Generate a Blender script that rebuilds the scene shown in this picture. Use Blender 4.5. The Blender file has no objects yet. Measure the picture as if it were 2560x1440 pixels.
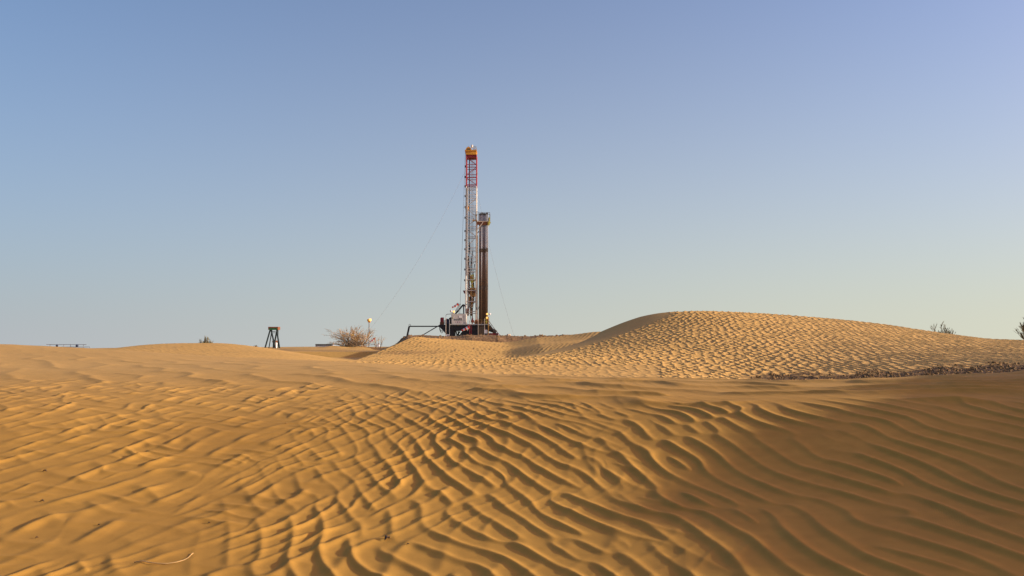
import bpy, math, random
import numpy as np
from mathutils import Vector
R = math.radians
C = bpy.context.scene.collection

# ------------------------------------------------------------------ camera, sky, sun
SUN_EL, SUN_AZ = 15.0, 96.0            # azimuth measured clockwise from the view direction (+Y)
F_PX, PITCH = 1849.0, math.atan(142.0 / 1849.0)
cam_d = bpy.data.cameras.new("camera"); cam = bpy.data.objects.new("camera", cam_d); C.objects.link(cam)
cam_d.sensor_width = 36.0; cam_d.lens = 36.0 * F_PX / 2560.0
cam_d.clip_start = 0.05; cam_d.clip_end = 9000.0
cam.location = (0, 0, 0); cam.rotation_euler = (R(90) + PITCH, 0, 0)
bpy.context.scene.camera = cam

w = bpy.data.worlds.new("World"); bpy.context.scene.world = w; w.use_nodes = True
nt = w.node_tree; bg = nt.nodes["Background"]
SKY_STR, EXPOSURE = 0.125, 0.82
sky = nt.nodes.new("ShaderNodeTexSky"); sky.sky_type = 'NISHITA'; sky.sun_disc = False
sky.sun_elevation = R(SUN_EL); sky.sun_rotation = R(SUN_AZ)
sky.altitude = 0; sky.air_density = 1.0; sky.dust_density = 0.5; sky.ozone_density = 3.0
def wn(kind, **kw):
    n = nt.nodes.new(kind)
    for k, v in kw.items(): setattr(n, k, v)
    return n
# dusty desert air: the clear sky fades into pale haze towards the horizon, warmer and brighter on the sun's side
tc = wn("ShaderNodeTexCoord"); sp = wn("ShaderNodeSeparateXYZ"); nt.links.new(tc.outputs["Generated"], sp.inputs[0])
m1 = wn("ShaderNodeMath", operation='MAXIMUM'); m1.inputs[1].default_value = 0; nt.links.new(sp.outputs[2], m1.inputs[0])
m0 = wn("ShaderNodeMath", operation='POWER'); m0.inputs[1].default_value = 1.25; nt.links.new(m1.outputs[0], m0.inputs[0])
m2 = wn("ShaderNodeMath", operation='MULTIPLY'); m2.inputs[1].default_value = -1 / .40 ** 1.25; nt.links.new(m0.outputs[0], m2.inputs[0])
m3 = wn("ShaderNodeMath", operation='EXPONENT'); nt.links.new(m2.outputs[0], m3.inputs[0])
m4 = wn("ShaderNodeMapRange"); m4.inputs["To Min"].default_value = .04; nt.links.new(m3.outputs[0], m4.inputs["Value"])
dt = wn("ShaderNodeVectorMath", operation='DOT_PRODUCT'); dt.inputs[1].default_value = (math.sin(R(SUN_AZ)), math.cos(R(SUN_AZ)), 0)
nt.links.new(tc.outputs["Generated"], dt.inputs[0])
mr = wn("ShaderNodeMapRange"); mr.inputs["From Min"].default_value = -.75; mr.inputs["From Max"].default_value = .75; nt.links.new(dt.outputs["Value"], mr.inputs["Value"])
hz = wn("ShaderNodeMix", data_type='RGBA'); nt.links.new(mr.outputs[0], hz.inputs[0])
def lit(c): return [v / (SKY_STR * 2 ** EXPOSURE) for v in c] + [1]
hz.inputs[6].default_value = lit((.44, .474, .511)); hz.inputs[7].default_value = lit((.724, .722, .561))
sc_ = wn("ShaderNodeMix", data_type='RGBA', blend_type='MULTIPLY'); sc_.inputs[0].default_value = 1; 
tn = wn("ShaderNodeMix", data_type='RGBA'); nt.links.new(mr.outputs[0], tn.inputs[0])
tn.inputs[6].default_value = (.01, .43, .71, 1); tn.inputs[7].default_value = (.33, .56, 1.08, 1); nt.links.new(tn.outputs[2], sc_.inputs[7])
nt.links.new(sky.outputs[0], sc_.inputs[6])
mxs = wn("ShaderNodeMix", data_type='RGBA'); nt.links.new(m4.outputs[0], mxs.inputs[0]); nt.links.new(sc_.outputs[2], mxs.inputs[6]); nt.links.new(hz.outputs[2], mxs.inputs[7])
# dusty-air glow added round the unseen sun to brighten and redden shaded sand
d2 = wn("ShaderNodeVectorMath", operation='DOT_PRODUCT'); nt.links.new(tc.outputs["Generated"], d2.inputs[0])
d2.inputs[1].default_value = (math.cos(R(SUN_EL)) * math.sin(R(SUN_AZ)), math.cos(R(SUN_EL)) * math.cos(R(SUN_AZ)), math.sin(R(SUN_EL)))
d3 = wn("ShaderNodeMath", operation='MAXIMUM'); d3.inputs[1].default_value = 0; nt.links.new(d2.outputs["Value"], d3.inputs[0])
d4 = wn("ShaderNodeMath", operation='POWER'); d4.inputs[1].default_value = 9; nt.links.new(d3.outputs[0], d4.inputs[0])
gl = wn("ShaderNodeVectorMath", operation='SCALE'); gl.inputs[0].default_value = [v / (SKY_STR * 2 ** EXPOSURE) for v in (5.6, 2.2, .55)]; nt.links.new(d4.outputs[0], gl.inputs["Scale"])
ga = wn("ShaderNodeVectorMath", operation='ADD'); nt.links.new(mxs.outputs[2], ga.inputs[0]); nt.links.new(gl.outputs[0], ga.inputs[1])
nt.links.new(ga.outputs[0], bg.inputs[0]); bg.inputs[1].default_value = SKY_STR

sl = bpy.data.lights.new("sun", 'SUN'); sl.energy = 3.2; sl.angle = R(1.6); sl.color = (1.0, 0.91, 0.76)
so = bpy.data.objects.new("sun", sl); C.objects.link(so)
sd = Vector((math.cos(R(SUN_EL)) * math.sin(R(SUN_AZ)), math.cos(R(SUN_EL)) * math.cos(R(SUN_AZ)), math.sin(R(SUN_EL))))
so.rotation_euler = sd.to_track_quat('Z', 'Y').to_euler(); so.location = (30, -10, 20)
vs = bpy.context.scene.view_settings
vs.view_transform = 'Standard'; vs.look = 'None'; vs.gamma = 1.0; vs.exposure = EXPOSURE
bpy.context.scene.cycles.max_bounces = 5

# ------------------------------------------------------------------ measuring helpers
def P(px, py, d):
    """world point seen at photo pixel (px, py) at depth d"""
    a = (px - 1280) / F_PX; b = (720 - py) / F_PX
    y = math.cos(PITCH) - b * math.sin(PITCH); z = math.sin(PITCH) + b * math.cos(PITCH)
    return (a / y * d, d, z / y * d)

# ------------------------------------------------------------------ terrain
def tps(pts, reg=1e-3):
    p = np.array(pts, float); q = p[:, :2] / 10.0; n = len(q)
    d2 = ((q[:, None] - q[None]) ** 2).sum(-1)
    K = np.where(d2 > 0, .5 * d2 * np.log(d2 + 1e-12), 0) + reg * np.eye(n)
    Pm = np.c_[np.ones(n), q]
    A = np.block([[K, Pm], [Pm.T, np.zeros((3, 3))]])
    s = np.linalg.solve(A, np.r_[p[:, 2], np.zeros(3)])
    wt, c = s[:n], s[n:]
    def f(x, y):
        x = x / 10.0; y = y / 10.0
        z = c[0] + c[1] * x + c[2] * y
        for i in range(n):
            r2 = (x - q[i, 0]) ** 2 + (y - q[i, 1]) ** 2 + 1e-9
            z = z + wt[i] * .5 * r2 * np.log(r2)
        return z
    return f
def smax(a, b, k): return .5 * (a + b + np.sqrt((a - b) ** 2 + k * k))
def smin(a, b, k): return .5 * (a + b - np.sqrt((a - b) ** 2 + k * k))
def ss(e0, e1, x):
    t = np.clip((x - e0) / (e1 - e0), 0, 1); return t * t * (3 - 2 * t)

near_pts = [P(*t) for t in [
    (-500, 1440, 4.9), (0, 1440, 4.7), (600, 1440, 4.6), (1280, 1440, 4.3), (1800, 1440, 3.95), (2560, 1440, 3.5),
    (-500, 1200, 7.2), (0, 1200, 6.9), (600, 1200, 6.7), (1280, 1200, 6.3), (1800, 1200, 5.8), (2560, 1200, 4.9),
    (-500, 1020, 10.4), (0, 1020, 10.2), (600, 1020, 10), (1280, 1020, 9), (1800, 1024, 7.7), (2200, 1012, 7.0), (2560, 1010, 6.5),
    (0, 950, 13.4), (600, 950, 13), (1280, 966, 11.5), (1900, 985, 9.6), (2560, 968, 8.6), (2900, 960, 8.6),
    (0, 908, 17), (600, 915, 16.5), (1000, 925, 16), (1280, 938, 14.5), (1600, 946, 14), (1900, 953, 13.5), (2200, 949, 13), (2560, 932, 12.5), (2900, 905, 12.5),
    (0, 882, 21), (300, 888, 21), (600, 902, 21),
    (-500, 845, 26), (0, 861, 25), (250, 873, 25), (500, 888.5, 25), (700, 899, 25), (880, 907.5, 25),
    (1900, 985, 17), (2560, 960, 16), (1500, 975, 18), (1280, 948, 20), (1000, 918, 21)]]
near_pts += [(-2, 1, -1.62), (0, 1, -1.55), (2, 1, -1.35), (-8, 0, -1.5), (0, -10, -1.5), (9, -4, -1.0),
             (-10, 31, -.9), (-16, 33, -.6), (-28, 36, -.4), (-2, 33, -1.9), (8, 30, -2.2), (18, 30, -2.2), (14, 20, -1.3), (-30, 15, .2)]
fN = tps(near_pts)

fA = tps([P(*t) for t in [
    (880, 914, 21), (1200, 938, 17.5), (1500, 945, 18.5), (1900, 947, 21), (2300, 933, 22), (2560, 921, 22), (2900, 915, 24),
    (880, 907, 27), (1000, 904, 28.5), (1200, 899, 31), (1300, 893, 32.5), (1400, 879.5, 34.5), (1500, 852, 36.5), (1600, 817, 38.5), (1700, 783, 40.5),
    (1850, 782, 41), (2000, 791, 41), (2200, 810, 41), (2400, 839, 41), (2480, 848, 41), (2560, 851, 41), (2800, 862, 41),
    (1200, 916, 24), (1500, 903, 26), (1700, 884, 28), (1500, 880, 31), (1700, 836, 34), (2000, 872, 29), (2000, 826, 35), (2300, 884, 29), (2300, 853, 35),
    (2560, 893, 29), (2560, 870, 35)]])
fF = tps([P(*t) for t in [
    (1700, 778, 41), (1650, 782, 42), (1600, 792, 43), (1550, 809, 43), (1505, 828, 43), (1460, 848, 43), (1400, 868, 42), (1300, 887, 40), (1200, 898, 37),
    (1690, 784, 40.2), (1600, 817, 38.5), (1500, 852, 36.5), (1400, 879.5, 34.5), (1300, 893, 32.5), (1200, 899, 31)]], 1e-2)
fC = tps([P(*t) for t in [
    (880, 910, 44), (1000, 912, 43), (1150, 912, 43), (1300, 908, 44), (1450, 905, 46),
    (950, 884, 51.5), (1005, 859, 55.5), (1042, 845, 58), (1100, 848, 59), (1200, 856, 59), (1290, 860.5, 60), (1400, 862, 60), (1500, 863, 60),
    (1040, 880, 51), (1150, 882, 50), (1280, 886, 50), (1400, 884, 51)]])
fD = tps([P(*t) for t in [(1300, 872, 50), (1300, 861, 54), (1350, 852, 56), (1400, 843.5, 58), (1450, 835, 59), (1505, 828, 59), (1560, 832, 59), (1700, 850, 58),
                         (1400, 882, 46), (1480, 865, 47), (1550, 860, 47)]])
fL = tps([P(*t) for t in [(150, 885, 44), (280, 872, 46), (350, 864, 47), (430, 860, 48), (520, 861, 48), (600, 864, 48), (680, 873, 46), (750, 888, 42), (810, 903, 38),
                         (300, 893, 38), (500, 893, 37), (650, 897, 36), (500, 876, 42), (850, 910, 40), (950, 912, 42), (430, 893, 57), (700, 905, 55), (850, 915, 50), (150, 893, 55), (700, 898, 50)]])

def ridge_off(x, y):
    """high dune outside the right edge of the view; its shadow lies over the right foreground"""
    xc = .7 * y + 2.6
    zc = np.interp(y, [-12, -3, 0, 2.9, 5.3, 8, 11, 12.5, 14, 16, 20], [-1.8, -1.5, -1.0, -.30, .42, .72, .80, .45, -.5, -1.6, -3])
    return zc - .577 * np.maximum(0, xc - x) - .16 * np.maximum(0, x - xc)

def vnoise(x, y, lam, seed, n=10, octs=3):
    rg = np.random.default_rng(seed); z = 0 * x
    for o in range(octs):
        for i in range(n):
            a = rg.uniform(0, 2 * np.pi); k = 2 * np.pi / (lam / 2 ** o) * rg.uniform(.7, 1.4)
            z = z + np.cos(k * (x * math.cos(a) + y * math.sin(a)) + rg.uniform(0, 6.28)) / 2 ** o
    return z / math.sqrt(n)

def train(x, y, ang, lam, seed, n=34, sa=9, sf=.1, skew=.75, sharp=.03, dome=0.0):
    """one family of wind ripples: steep lee side towards `ang` degrees, with Y-shaped defects"""
    rg = np.random.default_rng(seed); zr = np.zeros_like(x); zi = np.zeros_like(x)
    for i in range(n):
        a = R(ang + rg.normal(0, sa)); k = 2 * np.pi / lam * (1 + rg.normal(0, sf)); am = rg.rayleigh()
        ph = (k * (x * math.cos(a) + y * math.sin(a)) + rg.uniform(0, 6.28)).astype(np.float32)
        zr += am * np.cos(ph); zi += am * np.sin(ph)
    amp = np.sqrt(zr * zr + zi * zi); amp = np.tanh(amp / (np.sqrt(n) * .62)); phi = np.arctan2(zi, zr)
    psi = phi + skew * np.sin(phi - .5)
    return amp * ((1 - dome) * (1 - np.sqrt(np.sin(psi / 2) ** 2 + sharp)) + dome * (.5 + .5 * np.cos(psi)))

def terrain(x, y):
    x = x.astype(np.float32); y = y.astype(np.float32)
    r = np.hypot(x, y)
    base = np.full_like(x, -.55) + .10 * vnoise(x, y, 60, 5, 8, 2) * ss(40, 90, r)
    base = base - 2.4 * (1 - ss(22, 42, r)) - .0075 * np.maximum(0, r - 125)      # the plain falls away gently beyond the rig
    z = base.copy(); rip = np.zeros_like(x); brown = np.zeros_like(x); stony = np.zeros_like(x)
    # far and middle dunes --------------------------------------------------
    m = (y > 30) & (y < 75) & (np.abs(x) < 45)
    xm, ym = x[m], y[m]; b = z[m] * 1 - .45 * (1 - ss(55, 80, ym))
    L = fL(xm, ym) - ss(48, 58, ym) * 2 - ss(-3, -10, ym * 0 + xm) * 0
    L = L - 2.5 * ss(-9, -3, xm); L = L - 3 * ss(-36, -46, xm)
    L = np.clip(L, -4, .6)
    Cc = np.minimum(fC(xm, ym), 3); Cf = -1.09 + .47 * (xm + 10.17) + .054 * (ym - 47); Ck = .95 - .25 * (ym - 58)
    brink = ss(-.15, .1, Cf - Cc)
    Cd = smin(smin(Cc, Cf, .06), np.maximum(Ck, -4), .1); Cd = np.where(xm > 9.5, Cd - (xm - 9.5) * .3, Cd); Cd = np.where(xm < -16, -4, Cd)
    wob = .5 * vnoise(xm, ym, 12, 61, 8, 1); Dd = smin(fD(xm + wob, ym + wob), 1.1 - .22 * (ym - 58), .1); Dd = Dd - .12 * np.maximum(0, 2.0 - xm) - 3 * ss(12, 17, xm)
    # ripples on them
    rm = train(xm, ym, 160, .32, 21, n=44, sa=12, sf=.15) * .055 + train(xm, ym, 215, .38, 22, sa=10) * .018
    zz = smax(b, L, .1); zz = smax(zz, Dd, .08); zz = smax(zz, Cd, .30 * ss(-1, 2, xm) + .06)
    wr = .45 * ss(-.15, .1, L - np.maximum(b, Cd)) + ss(-.15, .1, Cd - np.maximum(b, np.maximum(L, Dd))) * brink * ss(.0, .12, Ck + .3 - Cd) + .55 * ss(-.15, .1, Dd - np.maximum(b, Cd))
    z[m] = zz; rip[m] = rm * np.clip(wr, 0, 1) * 1.0
    # gravel pad under the rig ---------------------------------------------
    m = (y > 58) & (y < 220) & (np.abs(x) < 60)
    xm, ym = x[m], y[m]; px = 1280 + F_PX * xm / ym
    t = ss(62, 69, ym) * (1 - ss(170, 210, ym))
    top = (1.36 + .08 * vnoise(xm, ym, 9, 31, 8, 3)) * ss(-.170, -.138, xm / ym) * (1 - ss(.14, .17, xm / ym) * .9)
    front = np.exp(-((ym - 68) / 5) ** 2) * (-.02 + .05 * vnoise(xm, ym, 3, 33, 8, 2))
    pad = -.55 + t * (top + front)
    zz = smax(z[m], pad, .08); wgt = ss(-.02, .15, pad - z[m]) * ss(.1, .5, pad + .55)
    z[m] = zz; brown[m] = wgt; stony[m] = wgt
    # mound carrying the dry bush
    z += .42 * np.exp(-(((x + 15.2) / 3.2) ** 2 + ((y - 70) / 5) ** 2)) + .16 * np.exp(-(((x + 18) / 3) ** 2 + ((y - 66) / 4) ** 2))
    pl = (y > 44) & (y < 120) & (x < -5) & (x > -40)
    brown = np.maximum(brown, np.where(pl, .45 * ss(.16, .04, np.abs(z - base)) * ss(-.6, .6, vnoise(x, y, 14, 97, 8, 3) + .4) * ss(44, 52, y) * ss(120, 90, y), 0))
    # large dune on the right -------------------------------------------------
    m = (y > 15) & (y < 75) & (x > -14) & (x < 50)
    xm, ym = x[m], y[m]
    A = fA(xm, ym); Ff = fF(xm, ym); K = np.maximum(2.35 - .28 * (ym - 39.5), -5)
    edge = P(1600, 816, 1)[0]
    Ff = np.where(xm > 9.4, Ff + (xm - 9.4) * 1.5, Ff); Ff = Ff + .9 * np.maximum(0, -1.2 - xm)
    sil = np.interp(xm / ym, [(-400) / F_PX, -80 / F_PX, 120 / F_PX, 225 / F_PX, 320 / F_PX, 420 / F_PX, 570 / F_PX, 720 / F_PX, 920 / F_PX, 1120 / F_PX, 1280 / F_PX, 1500 / F_PX],
                    [27, 31, 38, 43, 43, 41, 41, 41, 41, 41, 41, 41])
    K = smin(A, Ff, .05)
    back = np.maximum(ym - sil, 0); K = K - .02 * back - .5 * back ** 2 / (back + 3)
    B = np.maximum(K, -5); B = np.where(xm < -7, B - (-7 - xm) * .25, B)
    lit = ss(-.03, .05, Ff - A) * (1 - ss(0, 1.5, back))
    u = xm / ym
    g1 = train(xm, ym, 182, .31, 41, n=44, sa=14, sf=.16) ; g2 = train(xm, ym, 138, .32, 42, n=44, sa=16, sf=.18)
    g = g1 * .038 + g2 * .045 * (1 - .8 * ss(.30, .5, u))
    zn = smax(z[m], B, .05)
    wr = lit * ss(-.1, .05, B - z[m]) * (.45 + .55 * ss(22, 27, ym + 6 * (u > .2)))
    z[m] = zn; rip[m] = rip[m] * ss(.05, -.1, B - z[m] + .06) + g * wr
    # near dune -----------------------------------------------------------------
    m = (y < 36) & (r < 60)
    xm, ym = x[m], y[m]
    N = fN(xm, ym); N = np.clip(N, -2.6, 2.0); N = smax(N, ridge_off(xm, ym), .12)
    N = N - 3 * ss(28, 36, ym) 
    zb = z[m]; zn = smax(zb, N, .05); wN = ss(-.1, .06, N - zb)
    wa = 1 - .8 * ss(-1.4, .2, xm - .1 * (ym - 5)) - .2 * ss(.8, 2, xm); wb = ss(-2.9, -.5, xm + .05 * (ym - 5))
    dx = .09 * vnoise(xm, ym, 1.7, 77, 6, 1); dy = .09 * vnoise(xm, ym, 1.7, 78, 6, 1)
    a = train(xm + dx, ym + dy, 157, .235, 11, n=60, sa=11, sf=.17, skew=.85, sharp=.05, dome=.6)
    aL = train(xm + .6 * dx, ym + .6 * dy, 163, .36, 16, n=60, sa=9, sf=.13, skew=.85, sharp=.05, dome=.6)
    kl = ss(-1.6, -3.2, xm); a = a * (1 - kl) + aL * kl * 1.05
    a2 = train(xm + dx, ym + dy, 243, .25, 14, n=50, sa=12, sf=.16, skew=.7, sharp=.06, dome=.5)
    bb = train(xm + .3 * dx, ym + .3 * dy, 203, .20, 12, n=54, sa=8, sf=.12, skew=.8, sharp=.05, dome=.55)
    bR = train(xm + .3 * dx, ym + .3 * dy, 190, .205, 17, n=54, sa=6, sf=.10, skew=.75, sharp=.05, dome=.5)
    kr = ss(.3, 1.4, xm); bb = bb * (1 - kr) + bR * kr * 1.15
    env = .9 + .35 * np.tanh(vnoise(xm, ym, 1.6, 79, 8, 2))
    a = a * (.78 + (.42 + .25 * kl) * np.tanh(1.3 * vnoise(xm, ym, .62, 80, 12, 1))); a2 = a2 * (.8 + .5 * np.tanh(vnoise(xm, ym, .9, 81, 10, 1)))
    cen = np.exp(-((xm + .1) / 1.6) ** 2)
    h = a * wa * (.0135 + .0085 * cen + .006 * kl) + a2 * (1 - wb) * .0125 + bb * wb * (.0165 + .005 * cen)
    yr = np.interp(xm, [-9, -3, 0, 2, 4.5, 8], [13.4, 11.8, 9.5, 7.9, 6.4, 5.9]) + .25 * vnoise(xm, ym, 1.8, 93, 6, 1)
    plat = ss(-.35, .45, ym - yr)
    long = train(xm + dx, ym + dy, 215, .95, 15, n=26, sa=14, sf=.2, skew=.7, sharp=.05)
    h = h * (1 - .86 * plat) + long * plat * .055
    calm = 1 - .55 * ss(11, 15, ym) - .3 * ss(17, 22, ym)
    z[m] = zn; rip[m] = rip[m] * (1 - wN) + h * env * wN * calm
    # gravel flat between the near dune and the large one
    u = x / y.clip(.1)
    g = ss(.29, .36, u) * ss(13.5, 15.5, y + 2 * u) * (1 - ss(-.4, .4, y - np.interp(u, [.3, .45, .55, .69, .9], [21.8, 22.3, 22.9, 23.8, 25.5]) + .35 * vnoise(x, y, 1.5, 95, 6, 2))) * (u > 0)
    tz = ss(.10, -.02, z - (-.80 + .25 * (u - .3)))
    brown = np.maximum(brown, np.where((y > 13) & (y < 27), g, 0)); stony = np.maximum(stony, brown * (y < 27))
    rough = np.where(stony > .01, .02 * vnoise(x, y, .9, 91, 8, 3), 0)
    z = z + rip * (1 - stony) + rough * stony
    return z, brown

NCOL, NROW = 1500, 2050
def build_ground():
    lim = math.atan(.80)
    tt = np.linspace(-.80, .80, NCOL); ang = np.arctan(tt)
    out = np.linspace(lim, 2 * np.pi - lim, 90)[1:-1]
    ang = np.r_[ang, out]; nc = len(ang)
    rr = np.r_[np.geomspace(.4, 2.6, 40)[:-1], np.geomspace(2.6, 20, int(NROW * .42))[:-1], np.linspace(20, 63, int(NROW * .46))[:-1],
               np.geomspace(63, 220, int(NROW * .09))[:-1], np.geomspace(220, 4000, 60)]
    nr = len(rr)
    # rows follow depth inside the view and radius elsewhere, blended so that the sheet stays one piece
    sc = np.where(np.abs(np.where(ang > np.pi, ang - 2 * np.pi, ang)) <= lim + 1e-6, 1 / np.cos(ang), 1 / math.cos(lim))
    X = (rr[:, None] * sc[None] * np.sin(ang)[None]).ravel(); Y = (rr[:, None] * sc[None] * np.cos(ang)[None]).ravel()
    Z = np.empty(len(X)); Bn = np.empty(len(X))
    for s in range(0, len(X), 400000):
        Z[s:s + 400000], Bn[s:s + 400000] = terrain(X[s:s + 400000], Y[s:s + 400000])
    co = np.c_[X, Y, Z].astype(np.float32); co = np.r_[co, np.array([[0, 0, -1.55]], np.float32)]
    i = np.arange(nr - 1)[:, None] * nc; j = np.arange(nc)[None]; j2 = (j + 1) % nc
    q = np.stack([i + j, i + nc + j, i + nc + j2, i + j2], -1).reshape(-1, 4)[:, ::-1]
    cap = np.stack([np.arange(nc), (np.arange(nc) + 1) % nc, np.full(nc, len(co) - 1)], -1)[:, ::-1]
    loops = np.r_[q.ravel(), cap.ravel()].astype(np.int32)
    starts = np.r_[np.arange(len(q)) * 4, len(q) * 4 + np.arange(nc) * 3].astype(np.int32)
    me = bpy.data.meshes.new("desert_sand")
    me.vertices.add(len(co)); me.vertices.foreach_set("co", co.ravel())
    me.loops.add(len(loops)); me.loops.foreach_set("vertex_index", loops)
    me.polygons.add(len(starts)); me.polygons.foreach_set("loop_start", starts)
    me.update(calc_edges=True)
    me.polygons.foreach_set("use_smooth", np.ones(len(starts), bool))
    at = me.attributes.new("gravel", 'FLOAT', 'POINT'); at.data.foreach_set("value", np.r_[Bn, 0].astype(np.float32))
    o = bpy.data.objects.new("desert_sand", me); C.objects.link(o); o["kind"] = "structure"
    o["label"] = "rippled golden desert sand rising in dunes"
    return o

# ------------------------------------------------------------------ materials
def mat(name, col, rough=.6, metal=0.0, var=.12, scale=6.0, bump=0.0, spec=.5):
    m = bpy.data.materials.new(name); m.use_nodes = True; t = m.node_tree; b = t.nodes["Principled BSDF"]
    b.inputs["Roughness"].default_value = rough; b.inputs["Metallic"].default_value = metal; b.inputs["Specular IOR Level"].default_value = spec
    tc = t.nodes.new("ShaderNodeTexCoord"); n = t.nodes.new("ShaderNodeTexNoise"); n.inputs["Scale"].default_value = scale; n.inputs["Detail"].default_value = 5
    t.links.new(tc.outputs["Object"], n.inputs["Vector"])
    mr = t.nodes.new("ShaderNodeMapRange"); mr.inputs["From Min"].default_value = .3; mr.inputs["From Max"].default_value = .7
    mr.inputs["To Min"].default_value = 1 - var; mr.inputs["To Max"].default_value = 1 + var
    t.links.new(n.outputs[0], mr.inputs["Value"])
    mx = t.nodes.new("ShaderNodeMix"); mx.data_type = 'RGBA'; mx.blend_type = 'MULTIPLY'; mx.inputs[0].default_value = 1
    mx.inputs[6].default_value = (*col, 1); t.links.new(mr.outputs[0], mx.inputs[7]); t.links.new(mx.outputs[2], b.inputs["Base Color"])
    if bump:
        bp = t.nodes.new("ShaderNodeBump"); bp.inputs["Strength"].default_value = bump; bp.inputs["Distance"].default_value = .02
        t.links.new(n.outputs[0], bp.inputs["Height"]); t.links.new(bp.outputs[0], b.inputs["Normal"])
    return m

def sand_material():
    m = bpy.data.materials.new("sand"); m.use_nodes = True; t = m.node_tree; b = t.nodes["Principled BSDF"]
    b.inputs["Roughness"].default_value = .9; b.inputs["Specular IOR Level"].default_value = .15
    L = t.links.new
    tc = t.nodes.new("ShaderNodeTexCoord")
    def noise(scale, det=4):
        n = t.nodes.new("ShaderNodeTexNoise"); n.inputs["Scale"].default_value = scale; n.inputs["Detail"].default_value = det
        L(tc.outputs["Object"], n.inputs["Vector"]); return n
    def ramp(fac, c0, c1, p0=.35, p1=.65):
        r = t.nodes.new("ShaderNodeValToRGB"); r.color_ramp.elements[0].color = (*c0, 1); r.color_ramp.elements[1].color = (*c1, 1)
        r.color_ramp.elements[0].position = p0; r.color_ramp.elements[1].position = p1; L(fac, r.inputs[0]); return r
    def mix(f, a, c, mode='MIX'):
        x = t.nodes.new("ShaderNodeMix"); x.data_type = 'RGBA'; x.blend_type = mode
        if isinstance(f, float): x.inputs[0].default_value = f
        else: L(f, x.inputs[0])
        L(a, x.inputs[6]); L(c, x.inputs[7]); return x.outputs[2]
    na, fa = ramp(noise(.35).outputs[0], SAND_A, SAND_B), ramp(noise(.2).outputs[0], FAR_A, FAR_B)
    sx = t.nodes.new("ShaderNodeSeparateXYZ"); L(tc.outputs["Object"], sx.inputs[0])      # lens vignetting put into the colour: sand darker close by, paler further out
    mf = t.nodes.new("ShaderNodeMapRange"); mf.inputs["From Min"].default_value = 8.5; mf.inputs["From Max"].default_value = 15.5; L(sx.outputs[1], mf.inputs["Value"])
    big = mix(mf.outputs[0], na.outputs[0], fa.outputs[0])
    grain = ramp(noise(900, 2).outputs[0], (.70, .70, .70), (1.18, 1.18, 1.18))
    mid = ramp(noise(7, 6).outputs[0], (.94, .94, .94), (1.05, 1.05, 1.05))
    col = mix(1.0, mix(1.0, big, grain.outputs[0], 'MULTIPLY'), mid.outputs[0], 'MULTIPLY')
    gc = ramp(noise(1.6, 8).outputs[0], (.36, .215, .095), (.56, .35, .155))
    gs = ramp(noise(14, 6).outputs[0], (.55, .52, .5), (1.2, 1.2, 1.2))
    gcol = mix(1.0, gc.outputs[0], gs.outputs[0], 'MULTIPLY')
    sy = t.nodes.new("ShaderNodeSeparateXYZ"); L(tc.outputs["Object"], sy.inputs[0])      # dark desert gravel near, tan crushed rock on the rig pad
    my = t.nodes.new("ShaderNodeMapRange"); my.inputs["From Min"].default_value = 30; my.inputs["From Max"].default_value = 50; my.inputs["To Min"].default_value = .27; my.inputs["To Max"].default_value = .62; L(sy.outputs[1], my.inputs["Value"])
    gcol = mix(1.0, gcol, my.outputs[0], 'MULTIPLY')
    at = t.nodes.new("ShaderNodeAttribute"); at.attribute_name = "gravel"
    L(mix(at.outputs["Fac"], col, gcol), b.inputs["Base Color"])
    # fine grain and hair-thin wind ripples
    n2 = noise(260, 3); bp = t.nodes.new("ShaderNodeBump"); bp.inputs["Strength"].default_value = .35; bp.inputs["Distance"].default_value = .002
    L(n2.outputs[0], bp.inputs["Height"])
    wv = t.nodes.new("ShaderNodeTexWave"); wv.inputs["Scale"].default_value = 26; wv.inputs["Distortion"].default_value = 3.5; wv.inputs["Detail"].default_value = 2; wv.inputs["Detail Scale"].default_value = .6
    mp = t.nodes.new("ShaderNodeMapping"); mp.inputs["Rotation"].default_value = (0, 0, R(28)); L(tc.outputs["Object"], mp.inputs[0]); L(mp.outputs[0], wv.inputs["Vector"])
    mu = t.nodes.new("ShaderNodeMath"); mu.operation = 'MULTIPLY'; L(wv.outputs["Fac"], mu.inputs[0])
    rp = ramp(noise(.9, 2).outputs[0], (0, 0, 0), (1, 1, 1), .5, .7); L(rp.outputs[0], mu.inputs[1])
    b2 = t.nodes.new("ShaderNodeBump"); b2.inputs["Strength"].default_value = .35; b2.inputs["Distance"].default_value = .0009
    L(mu.outputs[0], b2.inputs["Height"]); L(bp.outputs[0], b2.inputs["Normal"])
    b3 = t.nodes.new("ShaderNodeBump"); b3.inputs["Distance"].default_value = .10; L(at.outputs["Fac"], b3.inputs["Strength"])
    L(noise(5, 6).outputs[0], b3.inputs["Height"]); L(b2.outputs[0], b3.inputs["Normal"]); L(b3.outputs[0], b.inputs["Normal"])
    return m
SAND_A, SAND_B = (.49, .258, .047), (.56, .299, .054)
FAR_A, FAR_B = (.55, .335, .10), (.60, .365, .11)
ground = build_ground(); ground.data.materials.append(sand_material())
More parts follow.
